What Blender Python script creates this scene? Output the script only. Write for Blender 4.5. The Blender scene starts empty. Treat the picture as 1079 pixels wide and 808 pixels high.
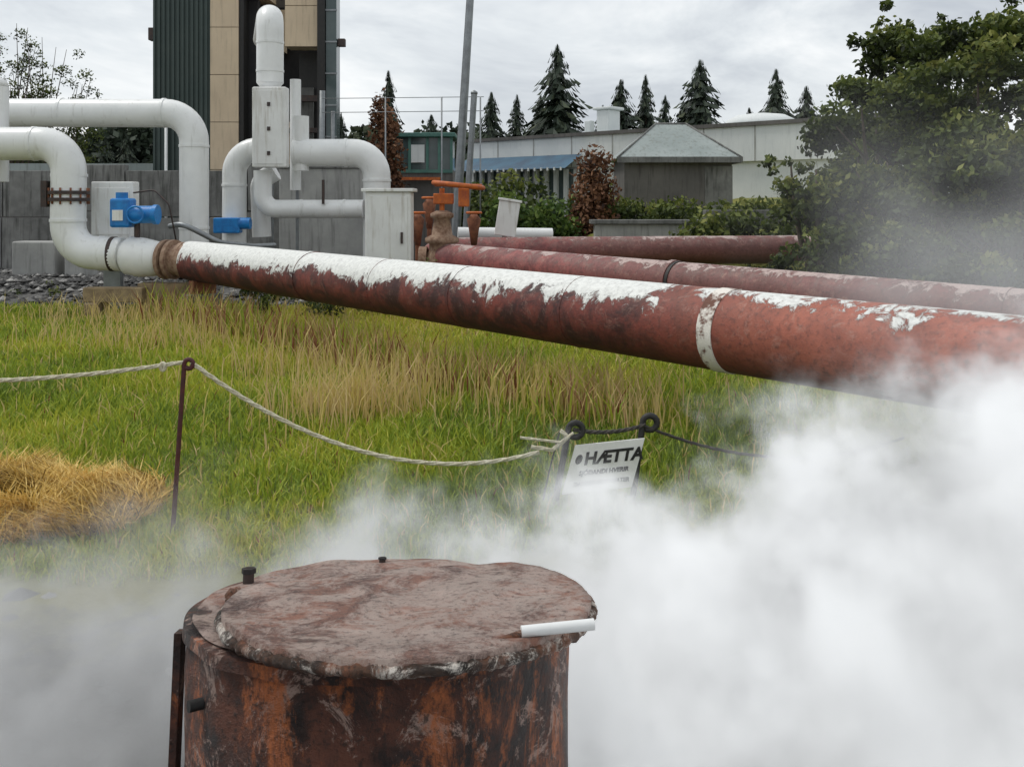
import bpy, math, random
import numpy as np
from mathutils import Vector, Matrix, noise as mnoise
random.seed(7); rng = np.random.default_rng(7)
scene = bpy.context.scene
R = math.radians

# ------------------------------------------------------------------ helpers
def link(o, parent=None):
    scene.collection.objects.link(o)
    if parent is not None: o.parent = parent
    return o
def empty(name, loc=(0,0,0), rot=(0,0,0)):
    e = bpy.data.objects.new(name, None); e.location = loc; e.rotation_euler = rot
    e.empty_display_size = .2
    return link(e)
def mesh_obj(name, v, f, mats, parent=None, smooth=False, tint=None, mi=None):
    me = bpy.data.meshes.new(name); me.from_pydata(v, [], f); me.update()
    if not isinstance(mats, (list, tuple)): mats = [mats]
    for m in mats: me.materials.append(m)
    if smooth: me.polygons.foreach_set('use_smooth', [True]*len(me.polygons))
    if mi is not None: me.polygons.foreach_set('material_index', mi)
    if tint is not None:
        a = me.attributes.new('tint', 'FLOAT', 'FACE'); a.data.foreach_set('value', np.asarray(tint, dtype=np.float32))
    return link(bpy.data.objects.new(name, me), parent)
BF = [(0,3,2,1),(4,5,6,7),(0,1,5,4),(1,2,6,5),(2,3,7,6),(3,0,4,7)]
def boxv(x0,x1,y0,y1,z0,z1):
    return [(x0,y0,z0),(x1,y0,z0),(x1,y1,z0),(x0,y1,z0),(x0,y0,z1),(x1,y0,z1),(x1,y1,z1),(x0,y1,z1)]
def boxes(name, lst, mat, parent=None, bevel=0, M=None):
    v=[];f=[]
    for b in lst:
        n=len(v); bv=boxv(*b)
        if M is not None: bv=[tuple(M@Vector(p)) for p in bv]
        v+=bv; f+=[tuple(i+n for i in q) for q in BF]
    o=mesh_obj(name,v,f,mat,parent)
    if bevel:
        m=o.modifiers.new('b','BEVEL'); m.width=bevel; m.segments=2
    return o
def box(name,x0,x1,y0,y1,z0,z1,mat,parent=None,bevel=0,M=None):
    return boxes(name,[(x0,x1,y0,y1,z0,z1)],mat,parent,bevel,M)
def fillet(pts, r, n=10):
    pts=[Vector(p) for p in pts]; out=[pts[0]]
    for i in range(1,len(pts)-1):
        P=pts[i]; d1=(pts[i-1]-P); d2=(pts[i+1]-P); l=min(d1.length,d2.length); d1.normalize(); d2.normalize()
        th=d1.angle(d2); t=min(r/math.tan(th/2), l*.98); A=P+d1*t; B=P+d2*t; w=math.sin(th/2)
        for k in range(n+1):
            s=k/n; a=(1-s)**2; b=2*s*(1-s)*w; c=s*s
            out.append((A*a+P*b+B*c)/(a+b+c))
    out.append(pts[-1]); return out
def sub(pts, step):
    out=[Vector(pts[0])]
    for a,b in zip(pts[:-1],pts[1:]):
        a=Vector(a);b=Vector(b); n=max(1,int((b-a).length/step))
        for k in range(1,n+1): out.append(a.lerp(b,k/n))
    return out
def tubedata(pts, rad, seg=16, cap=True):
    pts=[Vector(p) for p in pts]; n=len(pts)
    if not hasattr(rad,'__len__'): rad=[rad]*n
    v=[];f=[]; T=[]
    for i in range(n):
        a=pts[max(0,i-1)]; b=pts[min(n-1,i+1)]; T.append((b-a).normalized())
    up=Vector((0,0,1)) if abs(T[0].z)<.9 else Vector((1,0,0))
    N=(up-T[0]*up.dot(T[0])).normalized()
    for i in range(n):
        N=(N-T[i]*N.dot(T[i])).normalized(); B=T[i].cross(N)
        for k in range(seg):
            a=2*math.pi*k/seg
            v.append(tuple(pts[i]+(N*math.cos(a)+B*math.sin(a))*rad[i]))
    for i in range(n-1):
        for k in range(seg):
            k2=(k+1)%seg
            f.append((i*seg+k,i*seg+k2,(i+1)*seg+k2,(i+1)*seg+k))
    if cap:
        f.append(tuple(range(seg))[::-1]); f.append(tuple((n-1)*seg+k for k in range(seg)))
    return v,f
def tube(name, pts, rad, mat, parent=None, seg=20, cap=True, smooth=True):
    v,f=tubedata(pts,rad,seg,cap); o=mesh_obj(name,v,f,mat,parent,smooth)
    if smooth:
        try: o.data.set_sharp_from_angle(angle=R(50))
        except Exception: pass
    return o
def multi_tube(name, lst, mat, parent=None, seg=8):
    v=[];f=[]
    for pts,r in lst:
        a,b=tubedata(pts,r,seg); n=len(v); v+=a; f+=[tuple(i+n for i in q) for q in b]
    return mesh_obj(name,v,f,mat,parent,True)
def ring(name, p, d, r, w, mat, parent=None):
    p=Vector(p); d=Vector(d).normalized()
    return tube(name,[p-d*w/2,p+d*w/2],r,mat,parent,32)
def loft(name, prof, center, mat, parent=None, seg=24):   # surface of revolution about z: prof=[(r,z)]
    v=[];f=[]
    for r,z in prof:
        for k in range(seg):
            a=2*math.pi*k/seg; v.append((center[0]+r*math.cos(a),center[1]+r*math.sin(a),center[2]+z))
    for i in range(len(prof)-1):
        for k in range(seg):
            k2=(k+1)%seg; f.append((i*seg+k,i*seg+k2,(i+1)*seg+k2,(i+1)*seg+k))
    f.append(tuple(range(seg))[::-1]); f.append(tuple((len(prof)-1)*seg+k for k in range(seg)))
    return mesh_obj(name,v,f,mat,parent,True)

# ------------------------------------------------------------------ materials
class NT:
    def __init__(s, tree): s.t=tree; s.n=tree.nodes; s.l=tree.links
    def node(s, typ, **kw):
        n=s.n.new(typ)
        for k,v in kw.items(): setattr(n,k,v)
        return n
    def put(s, inp, val):
        if isinstance(val,bpy.types.NodeSocket): s.l.new(val,inp)
        else:
            if hasattr(inp.default_value,'__len__') and hasattr(val,'__len__') and len(val)==3 and len(inp.default_value)==4: val=(*val,1)
            inp.default_value=val
    def math(s, op, a, b=0, c=None, clamp=False):
        n=s.node('ShaderNodeMath',operation=op,use_clamp=clamp); s.put(n.inputs[0],a); s.put(n.inputs[1],b)
        if c is not None: s.put(n.inputs[2],c)
        return n.outputs[0]
    def noise(s, vec, scale, detail=4, rough=.6, dist=0):
        n=s.node('ShaderNodeTexNoise'); s.put(n.inputs['Vector'],vec)
        n.inputs['Scale'].default_value=scale; n.inputs['Detail'].default_value=detail
        n.inputs['Roughness'].default_value=rough; n.inputs['Distortion'].default_value=dist
        return n.outputs['Fac']
    def ramp(s, fac, stops, interp='LINEAR'):
        n=s.node('ShaderNodeValToRGB'); s.put(n.inputs[0],fac); cr=n.color_ramp; cr.interpolation=interp
        while len(cr.elements)>len(stops): cr.elements.remove(cr.elements[-1])
        while len(cr.elements)<len(stops): cr.elements.new(.5)
        for e,(p,c) in zip(cr.elements,stops):
            e.position=p; e.color=(c,c,c,1) if not hasattr(c,'__len__') else (*c,1)
        return n.outputs[0]
    def mix(s, fac, a, b, blend='MIX'):
        n=s.node('ShaderNodeMix',data_type='RGBA',blend_type=blend); s.put(n.inputs[0],fac); s.put(n.inputs[6],a); s.put(n.inputs[7],b)
        return n.outputs[2]
    def mr(s, v, a, b, c=0, d=1, smooth=False):
        n=s.node('ShaderNodeMapRange'); n.clamp=True
        if smooth: n.interpolation_type='SMOOTHSTEP'
        s.put(n.inputs[0],v)
        for i,x in enumerate((a,b,c,d)): s.put(n.inputs[i+1],x)
        return n.outputs[0]
    def xyz(s, v):
        n=s.node('ShaderNodeSeparateXYZ'); s.l.new(v,n.inputs[0]); return n.outputs
    def scale(s, v, vec):
        n=s.node('ShaderNodeVectorMath',operation='MULTIPLY'); s.l.new(v,n.inputs[0]); n.inputs[1].default_value=vec; return n.outputs[0]
def newmat(name, rough=.7, metal=0):
    m=bpy.data.materials.new(name); m.use_nodes=True; t=NT(m.node_tree)
    b=m.node_tree.nodes['Principled BSDF']; b.inputs['Roughness'].default_value=rough; b.inputs['Metallic'].default_value=metal
    return m,t,b
def obj(t): return t.node('ShaderNodeTexCoord').outputs['Object']
def bump(t,b,h,strength=.4,dist=.02):
    n=t.node('ShaderNodeBump'); n.inputs['Strength'].default_value=strength; n.inputs['Distance'].default_value=dist
    t.l.new(h,n.inputs['Height']); t.l.new(n.outputs[0],b.inputs['Normal'])
def simple(name, c1, c2=None, scale=4, rough=.7, metal=0, bmp=.2, streak=None, lo=.35, hi=.65, sk=(.5,.72)):
    m,t,b=newmat(name,rough,metal); c2=c2 or tuple(x*.7 for x in c1)
    o=obj(t); f=t.noise(o,scale,6,.65); f2=t.ramp(f,[(lo,0),(hi,1)])
    col=t.mix(f2,c1,c2)
    if streak:
        s=t.noise(t.scale(o,(6,6,.6)),1.5,5,.6); col=t.mix(t.ramp(s,[(sk[0],0),(sk[1],1)]),col,streak)
    t.l.new(col,b.inputs['Base Color'])
    if bmp: bump(t,b,t.noise(o,scale*8,4),bmp,.01)
    return m

white_pipe=simple('white_insulated_pipe_paint',(.82,.83,.82),(.72,.73,.72),1.3,.32,0,.03,(.46,.45,.41),sk=(.57,.85))
white_box=simple('white_cabinet_paint',(.80,.81,.79),(.70,.70,.68),2,.5,0,.05,(.45,.42,.36),sk=(.55,.78))
dark_metal=simple('dark_steel',(.05,.045,.045),(.09,.06,.05),10,.6,.5)
grey_metal=simple('galvanised_steel',(.28,.3,.31),(.2,.21,.22),5,.45,.6,.05)
blue=simple('blue_paint',(.01,.23,.6),(.01,.14,.42),8,.4)
orange=simple('orange_paint',(.62,.16,.02),(.35,.08,.03),10,.6)
concrete=simple('concrete',(.24,.24,.23),(.12,.12,.115),1.4,.9,0,.4,(.06,.06,.055))
concrete_l=simple('pale_concrete',(.42,.42,.40),(.3,.3,.29),1.2,.9,0,.3,(.2,.2,.19))
rust=simple('rusty_steel',(.13,.05,.03),(.3,.12,.06),9,.85,0,.6)
valverust=simple('dusty_rusted_valve_casting',(.2,.11,.07),(.4,.28,.2),12,.9,0,.8)
black=simple('black_paint',(.012,.012,.012),(.02,.018,.016),9,.6)
darkgap=simple('dark_interior',(.012,.012,.013),(.022,.02,.02),3,.8)
green_sheet=simple('dark_green_corrugated_steel',(.035,.055,.05),(.05,.07,.062),1,.5,.2,.02)
beige=simple('beige_cladding',(.66,.53,.37),(.58,.46,.32),.8,.7,0,.05,(.40,.32,.22),sk=(.52,.8))
glass=simple('window_glass',(.05,.08,.08),(.09,.12,.12),1,.1,0,0)
whitewall=simple('white_render_wall',(.74,.76,.75),(.62,.65,.65),.4,.7,0,.05,(.5,.53,.53),sk=(.55,.85))
greyroof=simple('grey_roof_sheet',(.33,.37,.36),(.25,.29,.28),.8,.6,0,.05,(.2,.22,.2))
greywall=simple('grey_brown_wall',(.15,.14,.13),(.10,.095,.09),.8,.8,0,.2,(.07,.065,.06))
blueroof=simple('blue_roof_sheet',(.04,.12,.19),(.03,.07,.12),1,.6,0,.05)
barkm=simple('bark',(.10,.075,.055),(.05,.04,.03),8,.9,0,.5)
ropem=simple('rope_fibre',(.78,.75,.58),(.46,.40,.27),60,.9,0,.6)
redpost=simple('oxide_red_post',(.10,.02,.02),(.05,.015,.015),20,.7)

def foliage(name, stops, translucent=.25):
    m,t,b=newmat(name,.75); a=t.node('ShaderNodeAttribute',attribute_name='tint').outputs['Fac']
    c=t.ramp(a,stops); t.l.new(c,b.inputs['Base Color'])
    if translucent:
        tr=t.node('ShaderNodeBsdfTranslucent'); t.l.new(c,tr.inputs[0])
        mx=t.node('ShaderNodeMixShader'); mx.inputs[0].default_value=translucent
        out=[n for n in t.n if n.type=='OUTPUT_MATERIAL'][0]
        t.l.new(b.outputs[0],mx.inputs[1]); t.l.new(tr.outputs[0],mx.inputs[2]); t.l.new(mx.outputs[0],out.inputs[0])
    return m
grassm=foliage('grass_blades',[(0,(.12,.19,.025)),(.25,(.28,.37,.035)),(.5,(.48,.50,.05)),(.72,(.56,.46,.10)),(.9,(.66,.5,.25)),(1,(.22,.07,.035))],.3)
strawm=foliage('dry_straw',[(0,(.14,.08,.015)),(.45,(.60,.38,.07)),(1,(.9,.68,.26))],.2)
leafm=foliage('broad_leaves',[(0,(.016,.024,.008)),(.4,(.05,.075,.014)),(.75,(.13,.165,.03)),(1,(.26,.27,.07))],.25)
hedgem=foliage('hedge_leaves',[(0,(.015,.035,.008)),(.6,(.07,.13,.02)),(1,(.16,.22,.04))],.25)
needlem=foliage('conifer_needles',[(0,(.008,.015,.01)),(.6,(.025,.042,.022)),(1,(.06,.075,.035))],.0)
rednm=foliage('rust_brown_foliage',[(0,(.03,.012,.008)),(.5,(.15,.065,.03)),(1,(.32,.16,.08))],.15)

# rusty red pipe with flaking white coat on its upper side
def pipe_mat(name, dark, red, bright, flake, lim_pts, xr, brange, soil=0):
    m,t,b=newmat(name,.62); g=t.node('ShaderNodeNewGeometry'); o=obj(t)
    nz=t.xyz(g.outputs['Normal'])[2]; x=t.xyz(o)[0]
    big=t.noise(o,1.3,4,.7); mid=t.noise(o,4.2,9,.78,.8)
    blot=t.noise(o,2.6,6,.7,.6)
    base=t.mix(t.ramp(blot,[(.42,0),(.60,1)]),dark,red)
    br=t.mix(t.ramp(blot,[(.35,0),(.65,1)]),bright,tuple(c*.55 for c in bright))
    base=t.mix(t.math('MULTIPLY',t.mr(t.math('ADD',x,t.math('MULTIPLY',mid,.8)),*brange),.9),base,br)
    fine=t.noise(o,22,5,.7)
    base=t.mix(t.ramp(fine,[(.48,0),(.72,.7)]),base,(.05,.022,.02))
    pale=t.ramp(t.noise(o,7,7,.8,.5),[(.54,0),(.66,.6)])
    base=t.mix(t.math('MULTIPLY',pale,t.mr(nz,-.7,.4)),base,(.40,.24,.19))
    if soil:
        base=t.mix(t.math('MULTIPLY',t.ramp(mid,[(.45,0),(.6,1)]),t.mr(nz,.2,.9,0,soil)),base,(.2,.15,.13))
    base=t.mix(t.mr(nz,-.25,-.9,0,.6),base,(.03,.014,.012))  # shade on the underside, painted into the colour by downward normals
    lim=t.ramp(t.mr(x,xr[0],xr[1]),lim_pts)
    v=t.math('ADD',nz,t.math('MULTIPLY',t.math('SUBTRACT',mid,.5),2.2))
    v=t.math('ADD',v,t.math('MULTIPLY',t.math('SUBTRACT',big,.5),1.6))
    mask=t.math('MULTIPLY',t.math('SUBTRACT',v,t.math('MULTIPLY',lim,1.6)),9,clamp=True)
    fl=t.mix(t.ramp(fine,[(.42,0),(.7,1)]),flake,tuple(c*.68 for c in flake))
    fl=t.mix(t.ramp(mid,[(.62,0),(.74,.7)]),fl,(.36,.30,.27))
    t.l.new(t.mix(mask,base,fl),b.inputs['Base Color'])
    h=t.math('ADD',t.math('MULTIPLY',mask,.6),t.math('MULTIPLY',fine,.5)); bump(t,b,h,.7,.016)
    return m
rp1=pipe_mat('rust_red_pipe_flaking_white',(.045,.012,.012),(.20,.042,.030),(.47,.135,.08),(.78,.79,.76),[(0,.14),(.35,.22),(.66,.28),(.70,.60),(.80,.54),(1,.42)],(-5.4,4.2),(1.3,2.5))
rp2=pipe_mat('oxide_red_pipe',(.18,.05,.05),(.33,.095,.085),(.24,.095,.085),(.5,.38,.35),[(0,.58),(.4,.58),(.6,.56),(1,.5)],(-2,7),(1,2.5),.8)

# ------------------------------------------------------------------ ground
def ss(a,b,x):
    t=min(1,max(0,(x-a)/(b-a))); return t*t*(3-2*t)
def gz(x,y):
    h=1.25*ss(20.8,23.5,y)*ss(.2,2.5,x)
    h+=.9*ss(7.2,9.5,x)*ss(9,12,y)
    h+=.04*mnoise.noise(Vector((x*.7,y*.7,0)))*ss(3,5,y)
    return h
xs=sorted(set([round(-16+i*.5,2) for i in range(65)]+[-400,-200,-100,-60,-40,-28,-20,20,28,40,60,100,200,400]))
ys=sorted(set([round(-4+i*.5,2) for i in range(72)]+[-60,-20,36,42,50,60,80,120,200,400]))
v=[(x,y,gz(x,y)) for y in ys for x in xs]; nx=len(xs)
f=[(j*nx+i,j*nx+i+1,(j+1)*nx+i+1,(j+1)*nx+i) for j in range(len(ys)-1) for i in range(nx-1)]
m,t,b=newmat('ground_soil_and_turf',.95); o=obj(t); X,Y,Z=t.xyz(o)
n1=t.noise(o,.8,5); n2=t.noise(o,9,6,.7); n3=t.noise(o,40,4,.7)
turf=t.mix(n2,(.07,.09,.018),(.24,.26,.04)); turf=t.mix(t.ramp(n1,[(.4,0),(.65,1)]),turf,(.26,.24,.05))
mud=t.mix(t.ramp(n2,[(.35,0),(.7,1)]),(.015,.013,.012),(.10,.085,.07))
grav=t.mix(n3,(.03,.03,.03),(.2,.195,.185))
col=t.mix(t.mr(t.math('ADD',Y,t.math('MULTIPLY',t.math('ADD',n1,n2),1.6)),5.6,6.3),mud,turf)
gm=t.math('MULTIPLY',t.mr(t.math('ADD',Y,n1),17.0,17.5),t.mr(t.math('ADD',X,n1),2,1))
col=t.mix(gm,col,grav); t.l.new(col,b.inputs['Base Color']); bump(t,b,t.math('ADD',n3,t.math('MULTIPLY',n2,2)),.9,.04)
mesh_obj('ground',v,f,m,smooth=True)

# gravel bank
v=[];f=[]; ico=[(0,0,1),(.9,0,.2),(.28,.85,.2),(-.73,.53,.2),(-.73,-.53,.2),(.28,-.85,.2),(0,0,-.6)]
icf=[(0,1,2),(0,2,3),(0,3,4),(0,4,5),(0,5,1),(6,2,1),(6,3,2),(6,4,3),(6,5,4),(6,1,5)]
tint=[]
for i in range(5200):
    x=random.uniform(-15,-.5); y=random.uniform(16.8,24)
    s=random.uniform(.03,.11)*(1.6 if random.random()<.05 else 1); a=random.uniform(0,6.28); n=len(v); q=random.uniform(.5,.9)
    h=.28*ss(17,20,y)+.1*mnoise.noise(Vector((x,y,3)))
    for p in ico:
        px=p[0]*math.cos(a)-p[1]*math.sin(a); py=p[0]*math.sin(a)+p[1]*math.cos(a)
        v.append((x+px*s*random.uniform(.8,1.2),y+py*s,h+p[2]*s*q))
    f+=[tuple(k+n for k in q2) for q2 in icf]; tint+=[random.random()**1.5]*10
gravm=foliage('gravel_stone',[(0,(.02,.02,.02)),(.6,(.1,.098,.095)),(1,(.4,.39,.37))],0)
mesh_obj('gravel',v,f,gravm,tint=tint)
v=[(x,y,.26*ss(17,20,y)-.01) for y in (16.9,17.5,18.2,19,20,24) for x in (-15,-.5)]
mesh_obj('gravel_bank',v,[(2*i,2*i+1,2*i+3,2*i+2) for i in range(5)],simple('gravel_bed',(.05,.05,.048),(.16,.155,.15),14,.95,0,.8))
v=[];f=[];tint=[]
for i in range(900):
    x=random.uniform(-4,4); y=random.uniform(1.2,4.6); s=random.uniform(.01,.06)*(2 if random.random()<.04 else 1); a=random.uniform(0,6.28); n=len(v)
    for p in ico:
        px=p[0]*math.cos(a)-p[1]*math.sin(a); py=p[0]*math.sin(a)+p[1]*math.cos(a)
        v.append((x+px*s*random.uniform(.8,1.3),y+py*s,p[2]*s*.6))
    f+=[tuple(k+n for k in q2) for q2 in icf]; tint+=[random.random()**2*.8]*10
mesh_obj('spring_stones',v,f,gravm,tint=tint)

# ------------------------------------------------------------------ grass
def blades(name, P, H, W, LEAN, TINT, mat, la=None):
    N=len(P); ang=rng.uniform(0,2*math.pi,N)
    if la is None: la=rng.uniform(0,2*math.pi,N)
    dx=np.cos(ang)*W/2; dy=np.sin(ang)*W/2; lx=np.cos(la)*LEAN*H; ly=np.sin(la)*LEAN*H
    hz=H*np.sqrt(np.clip(1-LEAN**2*.6,.05,1))
    V=np.zeros((N,5,3))
    V[:,0]=P-np.c_[dx,dy,H*0]; V[:,1]=P+np.c_[dx,dy,H*0]
    mid=P+np.c_[lx*.3,ly*.3,hz*.6]; V[:,2]=mid+np.c_[dx,dy,H*0]*.8; V[:,3]=mid-np.c_[dx,dy,H*0]*.8
    V[:,4]=P+np.c_[lx,ly,hz]
    base=(np.arange(N)*5)[:,None]
    q=(base+np.array([[0,1,2,3]])).tolist(); tr=(base+np.array([[3,2,4]])).tolist()
    return mesh_obj(name,V.reshape(-1,3).tolist(),q+tr,mat,tint=np.concatenate([TINT,TINT]))
def vnoise(x,y,s,seed=0):
    return (np.sin(x*s+seed)+np.sin(y*s*1.3+seed*2+x*s*.4)+np.sin((x+y)*s*.7+1.7*seed)+np.sin((x*1.9-y*1.1)*s+seed))/4
N=190000
Yv=np.where(rng.random(N)<.6,1/rng.uniform(1/17.2,1/4.4,N),rng.uniform(4.4,17.2,N))
Xv=rng.uniform(-1,1,N)*(.66*Yv+.8)
keep=(Yv>4.75+.35*vnoise(Xv,Yv*0,2.2,1)+.3*rng.random(N)); Yv=Yv[keep];Xv=Xv[keep];N=len(Yv)
Zv=np.zeros(N)
cl=vnoise(Xv,Yv,1.3,1)+.6*vnoise(Xv,Yv,3.7,2)
H=rng.uniform(.06,.17,N)*(1+.45*cl)*(.6+.45*np.clip((Yv-5)/4,0,1)); W=.0055+.0011*Yv
yel=.28+.17*vnoise(Xv,Yv,.9,4)+.18*vnoise(Xv,Yv,2.6,5)+rng.normal(0,.13,N)+.17*np.clip((Yv-7)/5,0,1)*np.exp(-((Xv/Yv+.15)/.2)**2)+.06*np.clip((Yv-8)/6,0,1)
yel=np.clip(yel,0,.8)
k=rng.random(N)<.03; yel[k]=rng.uniform(.75,.9,k.sum()); H[k]*=1.5
k=rng.random(N)<.008; yel[k]=1.0
P=np.c_[Xv,Yv,Zv]
blades('grass',P,H,W,rng.uniform(.1,.9,N),yel,grassm)
C=[(-1.6,8.2,.9,.7),(-1.1,9.0,1.0,.9),(.3,8.6,.8,.7),(.8,8.9,.8,.4),(-1.9,10.5,1.6,1),(-4.6,12.5,2,1.2),(-.6,9.8,1.3,.6),(-5.5,15,2.5,.8),(-2.6,12.6,1.2,.6),(1.0,8.0,.5,.5),(-1.3,8.6,.6,.4),(-1.5,8.3,.5,.3)]
PX=[]
for cx,cy,sx_,sy_ in C:
    n=int(190*sx_); PX.append(np.c_[rng.normal(cx,sx_*.45,n),rng.normal(cy,sy_*.45,n),np.zeros(n)])
P=np.concatenate(PX); N=len(P)
blades('seeding_grass',P,rng.uniform(.3,.6,N),np.full(N,.013),rng.uniform(.1,.6,N),rng.uniform(.74,.93,N),grassm)
N=1100; tt=rng.uniform(0.0,.82,N); P=np.c_[-5.43+8.04*tt-.40+rng.normal(0,.16,N),16.2-9.5*tt-.5+rng.normal(0,.16,N),np.zeros(N)]
blades('dock_plants',P,rng.uniform(.3,.75,N)*(1-.3*tt),np.full(N,.022),rng.uniform(.05,.5,N),rng.choice([.2,.4,.8,.97,1.0],N),grassm)
N=15000; a=rng.uniform(0,2*math.pi,N); rr=np.sqrt(rng.random(N))
sx=-3.35+rr*np.cos(a)*1.2; sy=5.75+rr*np.sin(a)*.75+.12*np.sin(5*a); sz=(.16*(1-rr**2)+.05*vnoise(sx,sy,5,1))*rng.random(N)+.04
cells=np.floor(sx*5)*7.3+np.floor(sy*5)*3.1
blades('straw_heap',np.c_[sx,sy,sz],rng.uniform(.08,.24,N),np.full(N,.008),rng.uniform(.7,1.2,N),np.clip(.55+.4*vnoise(sx,sy,7,2)+rng.normal(0,.25,N),0,1),strawm,la=np.sin(cells)*3.1+rng.normal(0,.8,N))

# ------------------------------------------------------------------ rust pipes
def L(t,z=.88): return Vector((-5.43+8.04*t,16.2-9.5*t,z))
e=empty('rusty_steam_pipeline')
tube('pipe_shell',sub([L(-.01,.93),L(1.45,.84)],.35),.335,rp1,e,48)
dirv=(L(1)-L(0)).normalized()
for tt,w,rr_ in ((.335,.14,.344),(.49,.03,.340),(.62,.04,.340),(.76,.03,.339)):
    ring('joint_band',L(tt,.93-.062*tt),dirv,rr_,w,rp1,e)
strap=simple('weathered_white_strap',(.74,.70,.64),(.14,.06,.04),5.5,.8,0,.5,lo=.50,hi=.58)
ring('strap_band',L(.895,.875),dirv,.344,.14,strap,e)
for tt in (.03,1.25):
    c=L(tt,0); M=Matrix.Translation(c)@Matrix.Rotation(math.atan2(dirv.y,dirv.x),4,'Z')
    box('support_block',-.12,.12,-.3,.3,0,.4,concrete,e,.02,M); box('saddle',-.1,.1,-.2,.2,.4,.62,rust,e,.01,M)
e=empty('red_return_pipeline')
pp=fillet([(7.9,20.6,.93),(-2.0,19.3,.92),(-1.15,17.7,.86),(9.5,5.0,.62)],.95,14)
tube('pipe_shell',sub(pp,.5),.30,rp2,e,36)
P0=Vector((-1.15,17.7,.86)); P1=Vector((9.5,5.0,.62)); d2=(P1-P0).normalized()
ring('joint_band',P0+d2*5.4,d2,.322,.10,rp2,e); ring('black_joint_gap',P0+d2*5.49,d2,.314,.05,black,e); ring('joint_band_b',P0+d2*10,d2,.308,.05,rp2,e)
for s in (3,9):
    c=P0+d2*s; c.z=0; M=Matrix.Translation(c)@Matrix.Rotation(math.atan2(d2.y,d2.x),4,'Z')
    box('support_block',-.15,.15,-.3,.3,0,.5,concrete,e,.02,M)
for x in (1,6.5): box('support_block',x-.15,x+.15,19.7,20.5,0,.66,concrete,e,.02)

# ------------------------------------------------------------------ white pipes
e=empty('white_insulated_pipes')
r=.27
def seam(p,d,par,rad=r+.012): ring('seam_band',p,d,rad,.05,white_pipe,par)
tube('upper_pipe',fillet([(-13,18.4,3.68),(-6.03,18.0,3.62),(-6.03,18.0,.9)],.55),r,white_pipe,e,32)
for p,d in (((-6.6,18.03,3.63),(1,0,0)),((-6.03,18,3.0),(0,0,1)),((-6.03,18,1.45),(0,0,1)),((-8.6,18.15,3.65),(1,0,0))): seam(p,d,e)
tube('lower_pipe',fillet([(-12,16.6,2.95),(-7.70,16.5,2.95),(-7.70,16.45,1.08),(-6.7,16.35,1.03)],.5),.29,white_pipe,e,32)
for p,d in (((-8.3,16.51,2.95),(1,0,0)),((-7.7,16.5,2.4),(0,0,1)),((-7.7,16.46,1.62),(0,0,1)),((-7.1,16.4,1.05),(1,0,0))): seam(p,d,e,.302)
ring('dark_flange',(-7.7,16.49,2.10),(0,0,1),.34,.06,dark_metal,e); ring('dark_flange_b',(-7.7,16.49,1.98),(0,0,1),.34,.06,dark_metal,e)
multi_tube('flange_bolts',[([(-7.7+.32*math.cos(a),16.49+.32*math.sin(a),1.9),(-7.7+.32*math.cos(a),16.49+.32*math.sin(a),2.18)],.018) for a in np.linspace(0,6.28,13)[:-1]],rust,e,6)
box('flange_bracket',-8.1,-8.0,16.3,16.6,1.85,2.3,dark_metal,e)
tube('standpipe',[(-9.3,17,2.3),(-9.3,17,4.0)],.26,white_pipe,e,24); loft('standpipe_cap',[(.26,0),(.22,.12),(.1,.18)],(-9.3,17,4.0),white_pipe,e)
e=empty('isolation_valve')
M=[(-6.85,16.37,1.04),(-6.7,16.36,1.03),(-6.6,16.35,1.02),(-6.35,16.33,.98),(-6.1,16.31,.96),(-5.98,16.3,.95)]
tube('valve_body',M,[.22,.24,.33,.34,.30,.24],white_pipe,e,28)
ring('flange_dark',(-6.87,16.375,1.04),(1,0,0),.3,.07,dark_metal,e)
for i,x in enumerate((-5.93,-5.80,-5.62)): ring('rust_flange',(x,16.3-i*.03,.95),(1,-.3,0),.34 if i!=2 else .3,.07,valverust,e)
tube('reducer',[(-5.9,16.3,.95),(-5.4,16.15,.94)],[.24,.31],valverust,e,24)
tube('stem',[(-6.45,16.33,1.25),(-6.45,16.33,1.75)],.05,dark_metal,e,12)
box('actuator_gearbox',-6.86,-6.52,16.15,16.5,1.5,2.0,blue,e,.04)
tube('actuator_motor',[(-6.6,16.3,1.72),(-6.15,16.3,1.72)],.15,blue,e,20)
tube('actuator_cap',[(-6.15,16.3,1.72),(-6.08,16.3,1.72)],.17,blue,e,20)
tube('actuator_head',[(-6.7,16.3,2.0),(-6.7,16.3,2.1)],.1,blue,e,16)
box('name_plate',-6.8,-6.62,16.13,16.149,1.62,1.8,white_box,e)
tube('handwheel_rim',[(-6.4+.14*math.cos(a),16.11,1.72+.14*math.sin(a)) for a in np.linspace(0,6.2832,20)],.018,blue,e,8)
e=empty('electrical_cabinet')
box('cabinet',-7.5,-6.75,16.9,17.2,1.25,2.3,white_box,e,.02); box('door',-7.44,-6.81,16.885,16.9,1.36,2.19,white_box,e,.004)
box('stand',-7.3,-7.0,16.95,17.1,0,1.25,grey_metal,e)
multi_tube('cable_loop',[(fillet([(-6.7,16.8,2.1),(-6.3,16.7,2.15),(-6.0,16.6,1.9),(-5.9,16.7,1.2)],.2),.015)],dark_metal,e,6)
e=empty('pipe_manifold')
tube('riser',fillet([(-7.35,28,6.75),(-5.1,20,5.84),(-5.1,20,4.45)],.34),.28,white_pipe,e,28)
loft('riser_taper',[(.12,-.2),(.28,0)],(-5.1,20,4.45),white_pipe,e)
for z in (5.3,4.7): seam((-5.1,20,z),(0,0,1),e,.29)
tube('left_branch',fillet([(-4.9,20,3.05),(-5.85,20,3.05),(-5.85,20,.9)],.5),.25,white_pipe,e,28)
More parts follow.
